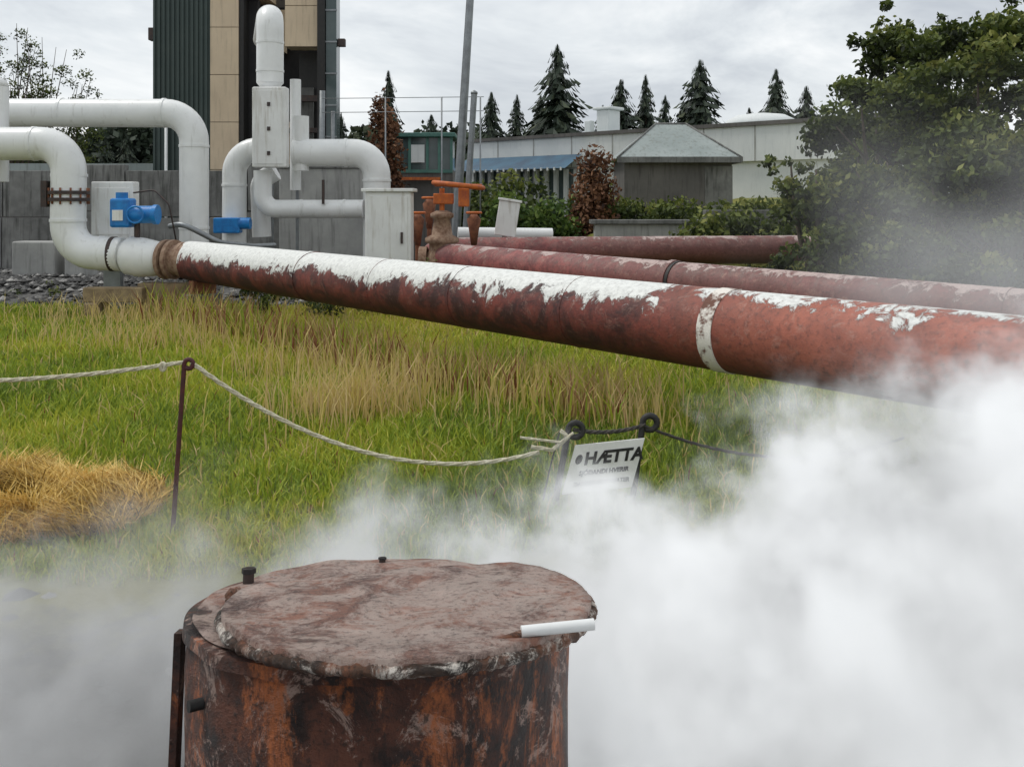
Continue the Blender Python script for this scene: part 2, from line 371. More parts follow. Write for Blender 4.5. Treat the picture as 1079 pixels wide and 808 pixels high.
tube('inner_branch',fillet([(-5.05,20.3,2.6),(-5.4,20.3,2.4),(-5.35,20.3,1.2)],.3),.2,white_pipe,e,24)
tube('right_branch',fillet([(-4.6,20,2.98),(-2.85,20,2.98),(-2.85,20,.6)],.5),.29,white_pipe,e,28)
tube('low_branch',fillet([(-5.2,19.8,2.6),(-5.2,19.8,1.8),(-3.1,19.8,1.8)],.3),.19,white_pipe,e,24)
for p,d,q in (((-5.4,20,3.05),(1,0,0),.265),((-5.85,20,2.3),(0,0,1),.265),((-3.5,20,2.98),(1,0,0),.305),((-2.85,20,2.4),(0,0,1),.305),((-4.4,19.8,1.8),(1,0,0),.2),((-3.5,19.8,1.8),(1,0,0),.2),((-5.85,20,1.5),(0,0,1),.265)): seam(p,d,e,q)
tube('vertical_header',[(-4.45,20,3.75),(-4.45,20,2.6)],.17,white_pipe,e,20)
tube('thin_pipe',[(-4.7,20.6,4.6),(-4.7,20.6,2.2)],.12,white_pipe,e,12)
box('blue_actuator',-6.15,-5.6,19.5,19.75,1.3,1.62,blue,e,.03); tube('blue_motor',[(-5.62,19.6,1.5),(-5.4,19.6,1.5)],.12,blue,e,12)
tube('stem_small',[(-3.9,19.6,1.9),(-3.9,19.6,2.4)],.03,dark_metal,e,8)
box('panel_box',-5.32,-4.62,19.4,19.7,2.65,4.3,white_box,e,.03)
box('panel_door',-5.26,-4.68,19.385,19.4,2.72,4.22,white_box,e,.004)
boxes('panel_hinges',[(-5.0,-4.94,19.36,19.384,z,z+.08) for z in (2.9,3.4,3.9)],dark_metal,e)
for x in (-5.25,-4.7): box('panel_leg',x-.03,x+.03,20.75,20.8,0,2.64,grey_metal,e)
e=empty('transmitter_cabinet')
box('cabinet',-2.62,-1.80,16.9,17.4,.3,2.12,white_box,e,.03); box('door',-2.56,-1.86,16.882,16.9,.4,2.04,white_box,e,.004)
box('roof_cap',-2.68,-1.74,16.84,17.46,2.12,2.18,white_box,e,.01); box('plinth',-2.55,-1.85,16.95,17.4,0,.3,concrete,e)
box('handle',-1.98,-1.94,16.85,16.881,1.2,1.4,dark_metal,e)
e=empty('electrical_cabinet')
M=Matrix.Translation((-.35,19.8,0))@Matrix.Rotation(R(9),4,'Y')
box('cabinet',-.22,.22,-.15,.15,1.25,1.98,white_box,e,.02,M); box('lid',-.25,.25,-.18,.18,1.98,2.03,white_box,e,.01,M); box('stand',-.05,.05,-.05,.05,0,1.25,grey_metal,e,0,M)
e=empty('gate_valve')
c=(-1.32,17.9,0)
loft('valve_body',[(.2,.3),(.34,.5),(.34,.9),(.24,1.05),(.24,1.15),(.32,1.18),(.32,1.26),(.2,1.32),(.15,1.62),(.22,1.65),(.22,1.72),(.1,1.78)],c,valverust,e)
tube('side_flange',[(-1.75,17.9,.8),(-1.6,17.9,.8)],.3,valverust,e,20)
tube('stem',[(-1.32,17.9,1.7),(-1.32,17.9,2.2)],.05,orange,e,10)
tube('handwheel_rim',[(-1.0+.46*math.cos(a),17.7+.42*math.sin(a),2.25-.05*math.cos(a)) for a in np.linspace(0,6.2832,28)],.045,orange,e,8)
multi_tube('spokes',[([(-1.0,17.7,2.25),(-1.0+.44*math.cos(a),17.7+.42*math.sin(a),2.25)],.025) for a in (0,1.57,3.14,4.71)],orange,e)
box('yoke',-1.48,-1.1,17.8,18.0,1.9,2.1,orange,e,.02); box('yoke_b',-1.0,-.8,17.65,17.85,1.85,2.2,orange,e,.02)
e=empty('small_red_valve')
for i,(x,y,z) in enumerate(((-1.85,18.6,1.6),(-.75,18.7,1.6),(-2.1,19,1.2),(-1.7,19.5,1.9))):
    loft('body',[(.06,-.5),(.1,-.2),(.14,0),(.06,.1)],(x,y,z),rust,e,12)
    tube('wheel',[(x+.14*math.cos(a),y+.14*math.sin(a),z+.13) for a in np.linspace(0,6.2832,16)],.025,orange,e,6)
    tube('post',[(x,y,0),(x,y,z-.4)],.05,rust,e,8)
e=empty('small_white_pipe')
tube('pipe',[(-1.2,21,1.25),(.9,21.3,1.22)],.14,white_pipe,e,16); box('support',-.2,0,20.95,21.3,0,1.1,concrete,e)
tube('flexible_hose',fillet([(-6.2,17.2,1.5),(-5.9,17.0,1.55),(-5.3,17.2,1.2),(-4.9,18,1.1),(-4.6,18.4,1.1)],.3),.05,grey_metal,None,12)
e=empty('timber_sleepers'); woodm=simple('weathered_wood',(.33,.25,.14),(.18,.13,.08),7,.9)
box('sleeper_a',-7.2,-6.2,15.9,16.15,.25,.5,woodm,e,.02); box('sleeper_b',-6.4,-5.5,16.2,16.5,0,.55,woodm,e,.02); box('sleeper_c',-7.1,-6.9,15.7,16.3,0,.25,woodm,e,.02)

# ------------------------------------------------------------------ walls, yard
e=empty('concrete_retaining_wall')
x=-16.0; i=0
while x<-5.6:
    w=1.55; h=2.75+(.0 if i%3 else .15)
    box('panel',x,x+w-.03,24,24.3,0,h-1.2,concrete,e,.015); box('panel_upper',x,x+w-.03,24.05,24.35,h-1.17,h,concrete,e,.015)
    x+=w; i+=1
box('pale_panel',-5.55,-3.3,22.6,22.9,0,2.75,concrete_l,e,.02); box('capping',-5.6,-3.25,22.55,22.95,2.752,2.84,concrete,e,.01)
for a,b_,h in ((-11.4,-10.4,1.05),(-10.2,-9.4,.95),(-9.1,-8.5,.7)): box('kerb_block',a,b_,21.6,22.1,0,h,concrete_l,e,.04)
e=empty('grey_shed')
box('walls',-18,-10.9,33,38,0,3.0,greywall,e); box('roof',-18.3,-10.6,32.7,38.3,3.0,3.3,greyroof,e)
boxes('windows',[(-17+i*1.7,-16+i*1.7,32.97,32.99,1.9,2.7) for i in range(4)],glass,e)

e=empty('power_plant_building')
xl,xr_,yb=-11.35,-5.55,30.0
box('core',xl+.1,-7.6,yb+2.0,yb+9,0,12,greywall,e)
box('green_backing',xl,-9.55,yb+.05,yb+2.0,0,12,green_sheet,e)
boxes('green_ribs',[(xl+i*.15,xl+i*.15+.07,yb,yb+.048,0,12) for i in range(12)],green_sheet,e)
boxes('beige_panels_left',[(-9.54,-8.65,yb,yb+1.99,z,z+1.48) for z in np.arange(0,12,1.5)],beige,e)
boxes('beige_panels_top',[(-8.64,-7.95,yb+.1,yb+1.99,z,z+1.48) for z in (8.6,10.1)]+[(-7.2,-6.15,yb+.1,yb+.9,z,z+1.28) for z in (6.9,8.2,9.5,10.8)],beige,e)
box('opening_back',-8.64,-6.1,yb+1.9,yb+1.99,0,8.5,darkgap,e)
box('inner_column',-8.5,-8.2,yb+.6,yb+.9,0,8.5,darkgap,e)
box('inner_frame_left',-8.64,-8.5,yb+.05,yb+1.8,0,8.59,black,e)
box('inner_beam',-8.18,-6.2,yb+.5,yb+.8,5.2,5.4,dark_metal,e); box('inner_beam_low',-8.18,-6.2,yb+.5,yb+.8,4.2,4.35,dark_metal,e)
box('beige_infill',-7.9,-7.3,yb+1.2,yb+1.6,0,4.6,beige,e); box('beige_infill_b',-8.1,-7.5,yb+1.3,yb+1.65,6.9,8.3,beige,e)
box('dark_infill',-7.0,-6.3,yb+1.2,yb+1.6,0,6.85,black,e)
box('grey_door_panel',-6.95,-6.5,yb+1.0,yb+1.15,3.3,5.7,concrete,e)
box('corner_post',-6.14,-5.9,yb-.1,yb+.6,0,12,black,e); box('side_wall',-5.88,-5.55,yb,yb+.6,0,12,glass,e)
boxes('side_bands',[(-5.9,-5.53,yb-.03,yb-.005,z,z+.05) for z in np.arange(0,12,1)],grey_metal,e)
boxes('wall_lamps',[(-11.55,-11.36,yb+.1,yb+.4,7.1,7.5),(-5.54,-5.3,yb+.1,yb+.3,6.9,7.15)],dark_metal,e,.02)
box('roof_edge',xl-.1,-5.4,yb-.15,yb+2.1,12,12.3,green_sheet,e)
multi_tube('conduits',[([(-10.3,yb-.1,0),(-10.3,yb-.1,5)],.04),([(-10.9,yb-.1,0),(-10.9,yb-.1,4.6)],.05)],white_pipe,e)
e=empty('vent_pipes'); multi_tube('stacks',[([(-5.75,28.5,0),(-5.7,28.5,5.3)],.09),([(-5.45,28.6,0),(-5.4,28.6,4.7)],.06)],grey_metal,e,10)

e=empty('glazed_cabin'); gp=simple('green_frame_paint',(.08,.2,.16),(.05,.14,.12),3,.5)
box('body',-4.0,-2.0,32,34,0,3.0,greywall,e); box('glass',-3.95,-2.05,32.05,33.9,3.0,4.15,glass,e)
boxes('frames',[(x,x+.09,31.97,32.04,3.0,4.15) for x in (-4,-3.5,-2.9,-2.5,-2.09)]+[(-4,-2,31.94,31.968,2.95,3.06)],gp,e)
box('roof',-4.1,-1.9,31.8,34.1,4.15,4.3,gp,e,.03); box('step',-3.7,-2.4,31.7,31.92,2.7,2.8,orange,e)
boxes('blinds',[(-3.4,-2.95,31.98,32.03,3.3,3.9)],whitewall,e)

A=Vector((-2.3,50,0)); B=Vector((14.5,35,0)); dd=(B-A); Lh=dd.length; ang=math.atan2(dd.y,dd.x)
M=Matrix.Translation(A-Vector((0,0,.32)))@Matrix.Rotation(ang,4,'Z')
e=empty('white_industrial_hall')
box('walls',0,Lh,.3,14,0,4.95,whitewall,e,0,M); box('parapet',-.1,Lh+.1,.1,.29,4.0,5.45,whitewall,e,0,M)
box('roof_edge',-.2,Lh+.2,0,.5,5.452,5.62,greywall,e,0,M)
v=[M@Vector(p) for p in ((-.2,.3,5.5),(Lh+.2,.3,5.5),(Lh+.2,7,6.1),(-.2,7,6.1),(-.2,14,5.4),(Lh+.2,14,5.4))]
mesh_obj('roof',[tuple(p) for p in v],[(0,1,2,3),(3,2,5,4)],greyroof,e)
boxes('wall_joints',[(x,x+.06,.085,.099,4.0,5.45) for x in np.arange(2,Lh,2.4)],concrete_l,e,0,M)
v=[M@Vector(p) for p in ((-.1,-1.25,3.9),(7.5,-1.25,3.9),(7.5,.05,4.6),(-.1,.05,4.6))]
mesh_obj('canopy_slope',[tuple(p) for p in v],[(0,1,2,3)],blueroof,e)
boxes('canopy_ribs',[(x,x+.08,-1.27,-1.2,3.8,3.95) for x in np.arange(0,7.5,.4)],whitewall,e,0,M)
boxes('window_band',[(0.2,7.3,.2,.29,1.5,3.9)],glass,e,0,M)
boxes('window_posts',[(x,x+.2,.0,.19,1.2,3.9) for x in np.arange(.2,7.4,.62)],whitewall,e,0,M)
boxes('roof_vents',[(5.4,6.2,4,5,5.7,7.1),(5.2,6.4,3.9,5.1,7.102,7.25),(4.6,5.0,4,4.4,5.7,6.6)],whitewall,e,.05,M)
loft('dome_rooflight',[(1.7,0),(1.6,.3),(1.1,.55),(.3,.65)],tuple(M@Vector((14.2,5,5.8))),whitewall,e)

e=empty('hip_roof_hut')
x0,x1,y0,y1=3.55,6.95,30,33.2
box('walls',x0,x1,y0,y1,1.0,3.38,greywall,e); box('light_corner',6.1,x1+.02,y0-.02,y0-.003,1.0,3.1,concrete,e)
v=[(x0-.25,y0-.3,3.35),(x1+.25,y0-.3,3.35),(x1+.25,y1+.3,3.35),(x0-.25,y1+.3,3.35),(4.75,31.4,4.55),(5.75,31.4,4.55)]
mesh_obj('hip_roof',v,[(0,1,5,4),(1,2,5),(2,3,4,5),(3,0,4),(3,2,1,0)],greyroof,e)
box('fascia',x0-.26,x1+.26,y0-.33,y0-.301,3.2,3.38,concrete,e); box('fascia_r',x1+.251,x1+.28,y0-.3,y1+.3,3.2,3.38,concrete,e)
multi_tube('hip_ridges',[([v[0],v[4]],.04),([v[1],v[5]],.04),([v[4],v[5]],.04)],concrete,e,6)

e=empty('low_concrete_wall')
box('wall',2.0,4.8,22.9,23.3,.3,1.42,concrete_l,e,.02); box('coping',1.9,4.9,22.8,23.4,1.422,1.52,concrete,e,.01); box('wall_far',4.9,7.5,24,24.4,.6,1.75,concrete,e,.02)
e=empty('lamp_post')
tube('mast',[(-1.55,25,0),(-.95,25,9.8)],[.13,.09],grey_metal,e,16); box('base_plate',-1.8,-1.3,24.75,25.25,0,.05,grey_metal,e)
tube('arm',fillet([(-.95,25,9.75),(-.9,25,10.1),(.4,25,10.3)],.3),.05,grey_metal,e,8); box('lamp_head',.3,1.0,24.85,25.15,10.25,10.4,grey_metal,e,.03)
e=empty('steel_post')
tube('mast',[(-1.28,24.6,0),(-.98,24.6,4.75)],.08,grey_metal,e,12); loft('cap',[(.09,0),(.09,.05),(.02,.1)],(-.98,24.6,4.75),grey_metal,e,12)
e=empty('mesh_fence')
multi_tube('wires',[([(-5.4,27,z),(-.8,27,z+.05)],.010) for z in (4.9,4.5)]+[([(x,27,0),(x,27,4.95)],.022) for x in (-3.6,-2.0,-.9)],grey_metal,e,6)

# ------------------------------------------------------------------ vegetation
def leaf_cloud(name, clumps, per, size, mat, parent=None, seed=1, flat=.75):
    g=np.random.default_rng(seed); Vs=[];T=[]
    for (cx,cy,cz,cr) in clumps:
        n=int(per*cr*cr*4); u=g.normal(size=(n,3)); u/=np.linalg.norm(u,axis=1)[:,None]
        rad=cr*g.random(n)**.45*(1+.25*g.normal(size=n)*.6); c=np.array([cx,cy,cz])+u*rad[:,None]*np.array([1,1,flat])
        a=g.normal(size=(n,3)); a/=np.linalg.norm(a,axis=1)[:,None]; b=np.cross(a,g.normal(size=(n,3))); b/=np.linalg.norm(b,axis=1)[:,None]
        s=(size*g.uniform(.6,1.3,n))[:,None]
        Vs.append(np.stack([c-a*s,c+b*s*.55,c+a*s,c-b*s*.55],1))
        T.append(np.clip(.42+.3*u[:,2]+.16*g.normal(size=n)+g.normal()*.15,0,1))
    V=np.concatenate(Vs).reshape(-1,3); N=len(V)//4
    return mesh_obj(name,V.tolist(),(np.arange(N)[:,None]*4+np.arange(4)).tolist(),mat,parent,tint=np.concatenate(T))
def broad_tree(x,y,h,rad,seed,name='birch_tree',per=420,leaf=.065,base=0,mat=None,low=.12,density=44):
    rd=random.Random(seed); e=empty(name); limbs=[]; cl=[]
    z0=base
    for k in range(rd.randint(3,5)):
        a=rd.uniform(0,6.28); top=Vector((x+math.cos(a)*rad*.5,y+math.sin(a)*rad*.5,z0+h*rd.uniform(.7,.85)))
        p=[Vector((x,y,z0-.1)).lerp(top,s)+Vector((math.cos(a)*.15*math.sin(s*3),math.sin(a)*.15*math.sin(s*3),0)) for s in np.linspace(0,1,7)]
        limbs.append((p,list(np.linspace(.09,.015,7))))
        for j in range(5):
            s=rd.uniform(.3,.8); q=p[0].lerp(p[-1],s); aa=rd.uniform(0,6.28); le=rad*rd.uniform(.3,.6)
            limbs.append(([q,q+Vector((math.cos(aa)*le*.5,math.sin(aa)*le*.5,le*.35)),q+Vector((math.cos(aa)*le,math.sin(aa)*le,le*.8))],[.03,.02,.008]))
    for j in range(density):
        s=rd.random(); zz=z0+h*(low+(1-low)*s); w=rad*(math.sin(math.pi*min(1,.25+.7*s))**.8)
        a=rd.uniform(0,6.28); q=w*math.sqrt(rd.random())
        cl.append((x+math.cos(a)*q,y+math.sin(a)*q,zz,rd.uniform(.32,.62)*rad*.55))
    for j in range(26):
        a=rd.uniform(0,6.28); s=rd.random(); zz=z0+h*(low+(1.12-low)*s); w=rad*(math.sin(math.pi*min(1,.25+.66*s))**.8)*1.12
        cl.append((x+math.cos(a)*w,y+math.sin(a)*w,zz,rd.uniform(.10,.24)*rad*.6))
    multi_tube('trunk_and_limbs',limbs,barkm,e,7)
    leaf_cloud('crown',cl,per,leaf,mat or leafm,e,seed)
    return e
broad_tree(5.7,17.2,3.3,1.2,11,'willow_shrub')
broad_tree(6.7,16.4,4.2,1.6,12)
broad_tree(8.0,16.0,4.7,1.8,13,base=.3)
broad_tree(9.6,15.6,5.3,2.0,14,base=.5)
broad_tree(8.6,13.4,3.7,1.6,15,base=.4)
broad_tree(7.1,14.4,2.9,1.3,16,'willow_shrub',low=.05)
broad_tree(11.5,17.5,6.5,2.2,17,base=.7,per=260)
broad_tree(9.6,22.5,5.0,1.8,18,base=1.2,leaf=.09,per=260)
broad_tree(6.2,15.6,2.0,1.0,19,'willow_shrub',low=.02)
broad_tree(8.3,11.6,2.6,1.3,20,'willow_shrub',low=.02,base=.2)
def clump_line(n,xa,xb,ya,yb,za,zb,ra,rb,seed):
    rd=random.Random(seed); return [(rd.uniform(xa,xb),rd.uniform(ya,yb),rd.uniform(za,zb),rd.uniform(ra,rb)) for _ in range(n)]
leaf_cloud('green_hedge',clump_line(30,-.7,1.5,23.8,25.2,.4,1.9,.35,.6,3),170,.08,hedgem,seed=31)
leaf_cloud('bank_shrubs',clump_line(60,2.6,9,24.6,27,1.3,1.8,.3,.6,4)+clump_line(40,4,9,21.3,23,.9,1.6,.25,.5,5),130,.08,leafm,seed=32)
leaf_cloud('weeds_by_pipes',clump_line(40,-4.4,-1.3,15.0,16.6,.1,.8,.12,.3,6)+clump_line(30,-1,7,20.9,22,.2,1.0,.2,.35,7)+clump_line(26,0,6,15,18,.1,.55,.15,.3,17)+clump_line(22,-14,-6,17,20,.1,.3,.1,.2,8),420,.04,leafm,seed=33)
leaf_cloud('hall_shrubs',clump_line(40,-2,9,36,40,.5,2.6,.7,1.2,9),50,.14,leafm,seed=34)

def conifer(x,y,base,h,w,seed,mat=None,name='spruce_tree',lev=34):
    g=random.Random(seed); e=empty(name); V=[];F=[];T=[]
    tube('trunk',[(x,y,base),(x,y,base+h*.97)],[w*.07,.01],barkm,e,6)
    for i in range(lev):
        s=i/(lev-1); z=base+h*(.05+.93*s); rr=w*(1-s)**.8*g.uniform(.75,1.15)+.05*w
        nb=int(12+8*(1-s))
        for j in range(nb):
            a=g.uniform(0,6.28); l=rr*g.uniform(.6,1.15); dz=-l*.22+g.uniform(-.1,.1)*w*.3; c,s_=math.cos(a),math.sin(a)
            for k in range(5):
                q0=k/5*.9; wd=l*.2*(1-q0*.6)
                bx,by,bz=x+c*l*q0,y+s_*l*q0,z+dz*q0
                sd=g.choice((-1,1)); n=len(V)
                tx=c*.3*l+(-s_)*sd*wd*1.6; ty=s_*.3*l+c*sd*wd*1.6
                V+= [(bx,by,bz+.014*h),(bx+c*l*.2,by+s_*l*.2,bz-.022*h),(bx+tx,by+ty,bz-.012*h-g.uniform(0,.025)*h)]
                F.append((n,n+1,n+2)); T.append(min(1,max(0,g.gauss(.45,.25))))
    mesh_obj('crown',V,F,mat or needlem,e,tint=T)
# (x, y, height, width) of the spruces behind the hall
for i,(X,D,zt,w) in enumerate(((-1.36,62,9.3,1.6),(.33,66,9.6,1.3),(2.88,60,12.1,2.5),(7.36,64,10.4,2.0),(9.31,66,11.0,1.5),(11.3,70,10.0,1.5),(11.9,60,11.1,2.6),(17.8,64,11.1,2.0),(2.1,70,10.0,1.9),(6.9,72,9.5,1.5),(-5.85,45,8.3,1.0),(-5.95,70,8.6,1.6),(-8.1,45,6.3,.7),(-25.7,60,6.1,1.2),(-25.2,62,6.6,1.2),(13.0,72,9.8,1.9),(18,72,9.3,1.5),(21.7,70,10.7,2))):
    conifer(X,D,0,zt,w*1.75,100+i)
e=empty('rust_brown_cypress'); tube('trunk',[(-3.9,29,0),(-3.9,29,4.6)],[.12,.03],barkm,e,8)
leaf_cloud('crown',[(-3.9+random.uniform(-.15,.15),29,2.0+.3*i,.62-.03*i) for i in range(11)]+[(-3.9+random.uniform(-.5,.5),29,2+random.random()*2.6,.25) for _ in range(14)],260,.08,rednm,e,seed=43,flat=1.3)
e=empty('rust_brown_shrub'); tube('trunk',[(2.1,25,0),(2.1,25,2.8)],[.1,.03],barkm,e,8)
leaf_cloud('crown',[(2.1,25,1.1+.28*i,.74-.045*i) for i in range(8)]+[(2.1+random.uniform(-.6,.6),25,1.0+random.random()*2.2,.28) for _ in range(14)],240,.07,rednm,e,seed=44,flat=1.1)
leaf_cloud('distant_treeline',clump_line(140,-60,60,85,95,2,7.5,2,3.6,10),20,.45,needlem,seed=35)
rd=random.Random(5); e=empty('sparse_birch_tree'); lim=[]; cl=[]
for k in range(70):
    x=-21.9+rd.uniform(-3.6,3.2); z=1.9+rd.uniform(3.5,8.6)-.5*abs(x+23)
    lim.append(([(-22+(x+22)*.3,42,0),(-22+(x+22)*.7,42+rd.uniform(-1,1),z*.6),(x,42+rd.uniform(-1,1),z)],[.06,.03,.010]))
    for j in range(7): cl.append((x+rd.uniform(-.5,.5),42,z*rd.uniform(.5,1.0),rd.uniform(.15,.45)))
multi_tube('limbs',lim,barkm,e,5); leaf_cloud('crown',cl,110,.065,leafm,e,51)

# ------------------------------------------------------------------ rope fence + warning sign
def catenary(a,b,sag,n=40):
    a=Vector(a);b=Vector(b); return [a.lerp(b,k/n)-Vector((0,0,sag*4*(k/n)*(1-k/n))) for k in range(n+1)]
def rope(name, pts, r, mat, parent=None):
    out=[]
    pts=sub(pts,.02)
    for ph in (0,2.09,4.19):
        pp=[]
        for i,p in enumerate(pts):
            a=i*.55+ph; T=(pts[min(i+1,len(pts)-1)]-pts[max(i-1,0)]).normalized(); U=T.cross(Vector((0,0,1))).normalized(); W=U.cross(T)
            pp.append(p+(U*math.cos(a)+W*math.sin(a))*r*.55)
        out.append((pp,r*.62))
    return multi_tube(name,out,mat,parent,6)
def hookpost(parent, base, top, r, loopr, side=1, mat=None):
    base=Vector(base); top=Vector(top)
    pts=[base.lerp(top,k/6) for k in range(7)]
    c=top+Vector((side*loopr,0,loopr*.15))
    for k in range(1,15):
        a=math.pi-k*(math.pi*1.75/14); pts.append(c+Vector((math.cos(a)*loopr,0,math.sin(a)*loopr)))
    tube('rod_with_loop',pts,r,mat or redpost,parent,10)
e=empty('rope_fence')
hookpost(e,(-1.97,5.5,-.05),(-1.90,5.5,.97),.014,.026)
rope('rope',catenary((-1.86,5.5,.985),(.17,5.9,.36),.27),.012,ropem,e)
rope('rope_left',catenary((-4.6,5.3,.99),(-1.9,5.5,.985),.10),.012,ropem,e)
hookpost(e,(-4.7,5.3,-.05),(-4.62,5.3,.96),.014,.028)
tube('rope_knot',[(-2.02+.012*math.cos(a),5.49,.96+.02*math.sin(a)) for a in np.linspace(0,6.28,14)],.012,ropem,e,8)
e=empty('warning_sign')
Ys=5.9
hookpost(e,(.245,Ys,-.08),(.35,Ys,.49),.020,.045,mat=black); hookpost(e,(.725,Ys-.03,-.08),(.815,Ys+.02,.53),.020,.045,mat=black)
O=Vector((.310,Ys-.04,.110)); U=Vector((.43,.0,.045)); Wv=Vector((.08,.0,.30)); Nn=U.cross(Wv).normalized()
bv=[]
for dpt in (0,.012):
    for a,b_ in ((0,0),(1,0),(1,1),(0,1)): bv.append(tuple(O+U*a+Wv*b_+Nn*(-dpt)))
signw=simple('sign_white_enamel',(.84,.84,.82),(.7,.7,.67),9,.4,0,.03)
mesh_obj('board',bv,[(0,1,2,3),(7,6,5,4),(0,4,5,1),(1,5,6,2),(2,6,7,3),(3,7,4,0)],signw,e)
un=U.normalized(); wn=(Wv-un*Wv.dot(un)).normalized(); shear=Wv.dot(un)/Wv.dot(wn)
def sign_text(name, s, size, a, b_, weight=0):
    cu=bpy.data.curves.new(name,'FONT'); cu.body=s; cu.size=size; cu.extrude=.001; cu.offset=weight; cu.align_x='LEFT'; cu.shear=max(-1,min(1,shear*.8))
    o=bpy.data.objects.new(name,cu); link(o,e); cu.materials.append(black)
    nn=un.cross(wn)
    Mx=Matrix((un,wn,nn)).transposed().to_4x4(); p=O+U*a+Wv*b_+nn*.003
    Mx.translation=p; o.matrix_world=Mx
    return o
sign_text('text_haetta','HÆTTA',.104,.20,.58,.004)
sign_text('text_line_two','SJÓÐANDI HVERIR',.037,.17,.36,.0016)
sign_text('text_line_three','DANGER HOT WATER',.034,.13,.14,.0016)
sym=[]
for k in range(16):
    a=k/16*6.283; sym.append(tuple(O+U*(.11+.05*math.cos(a))+Wv*(.70+.1*math.sin(a))+Nn*.003))
mesh_obj('hazard_symbol',sym,[tuple(range(16))],black,e)
tube('cord_tail',catenary((.30,Ys-.02,.5),(.19,Ys-.02,.05),-.03,10),.005,black,e,6)
chain=simple('dark_cord',(.03,.03,.025),(.07,.06,.05),20,.8)
rope('cord_between',catenary((.38,Ys,.5),(.83,Ys,.53),.03),.012,chain,e)
rope('cord_right',catenary((.83,Ys,.52),(2.6,6.3,.35),.16),.009,chain,e)
rope('rope_end_wraps',[(.12,Ys-.03,.40),(.25,Ys-.03,.38),(.35,Ys-.03,.46),(.30,Ys-.03,.5)],.012,ropem,e)
rope('rope_end_upper',[(.05,Ys-.04,.46),(.3,Ys-.04,.43),(.38,Ys-.04,.49)],.008,ropem,e)

# ------------------------------------------------------------------ rusty tank with lid
def rusty(name, pale, mid, dark, orange_, k, ok=(.5,.6), spk=.85, amt=.9, zs=1.4):
    m,t,b=newmat(name,.72); o=obj(t)
    a=t.noise(o,3.2,8,.72,.7); c=t.noise(o,8,9,.82,.6); d=t.noise(o,55,5,.75); st=t.noise(t.scale(o,(5,5,zs)),1.2,8,.78,.3)
    col=t.mix(t.ramp(a,[(.40,0),(.56,1)]),dark,mid)
    col=t.mix(t.ramp(c,[(.50-k,0),(.57-k*.4,1)]),col,pale)
    col=t.mix(t.ramp(st,[(ok[0],0),(ok[1],amt)]),col,orange_)
    col=t.mix(t.ramp(d,[(.52,0),(.64,spk)]),col,(.03,.018,.014))
    t.l.new(col,b.inputs['Base Color']); bump(t,b,t.math('ADD',c,t.math('MULTIPLY',d,.5)),1,.025)
    t.l.new(t.mr(a,.3,.7,.25,.85),b.inputs['Roughness'])
    return m
sidem=rusty('rusted_tank_side',(.42,.29,.24),(.17,.06,.035),(.020,.011,.010),(.58,.17,.05),-.05,(.52,.62),.8,.9,2.2)
lidm=rusty('rusted_lid',(.48,.36,.31),(.34,.16,.11),(.10,.05,.04),(.50,.40,.35),.06,(.51,.62),.6,.8,5)
crust=rusty('mineral_crust',(.85,.78,.70),(.12,.06,.035),(.02,.014,.01),(.26,.1,.05),0)
e=empty('rusty_hot_spring_tank',(-.34,2.5,.845),(R(-7.5),0,0))
Rt=.485; n=128
def wob(a,z,s=.004): return s*mnoise.noise(Vector((math.cos(a)*3,math.sin(a)*3,z*5)))
prof=[(Rt,-1.1),(Rt,-.7),(Rt,-.5),(Rt,-.35),(Rt,-.2),(Rt,-.1),(Rt,-.03),(Rt+.012,-.028),(Rt+.012,0),(Rt-.01,.002)]
v=[];f=[]
for r_,z in prof:
    for k in range(n):
        a=2*math.pi*k/n; q=r_+wob(a,z,.014); v.append((q*math.cos(a),q*math.sin(a),z+wob(a,7,.006)))
for i in range(len(prof)-1):
    for k in range(n): k2=(k+1)%n; f.append((i*n+k,i*n+k2,(i+1)*n+k2,(i+1)*n+k))
f.append(tuple((len(prof)-1)*n+k for k in range(n)))
mesh_obj('tank_shell',v,f,sidem,e)
v=[(0,0,.008)]; f=[]
for j in range(1,13):
    for k in range(n):
        a=2*math.pi*k/n; q=(Rt-.008)*j/12; x=q*math.cos(a);y=q*math.sin(a); v.append((x,y,.008+.012*mnoise.noise(Vector((x*7,y*7,1)))))
for k in range(n): f.append((0,1+k,1+(k+1)%n))
for j in range(11):
    for k in range(n): k2=(k+1)%n; f.append((1+j*n+k,1+(j+1)*n+k,1+(j+1)*n+k2,1+j*n+k2))
mesh_obj('top_plate',v,f,lidm,e,True)
lc=(.085,-.135); Rl=.452
def lid_pt(fr,a):
    x=lc[0]+Rl*fr*math.cos(a); y=lc[1]+Rl*fr*math.sin(a)
    ym=-.05+.36*(x+.46)+.014*mnoise.noise(Vector((x*12,0,0)))+.007*mnoise.noise(Vector((x*50,0,0)))
    return x,min(y,ym)
v=[];f=[]; J=18
for j in range(J+1):
    for k in range(n):
        x,y=lid_pt(max(j/J,.001),2*math.pi*k/n)
        z=.056+.010*mnoise.noise(Vector((x*5,y*5,4)))+.003*mnoise.noise(Vector((x*25,y*25,4)))
        v.append((x,y,z))
for j in range(J):
    for k in range(n): k2=(k+1)%n; f.append((j*n+k,(j+1)*n+k,(j+1)*n+k2,j*n+k2))
b0=len(v)
for k in range(n):
    x,y=lid_pt(1,2*math.pi*k/n); v.append((x,y,.02))
for k in range(n): k2=(k+1)%n; f.append((J*n+k,b0+k,b0+k2,J*n+k2))
f.append(tuple(b0+k for k in range(n))[::-1])
mesh_obj('lid',v,f,lidm,e,True)
ed=[]; rr=[]
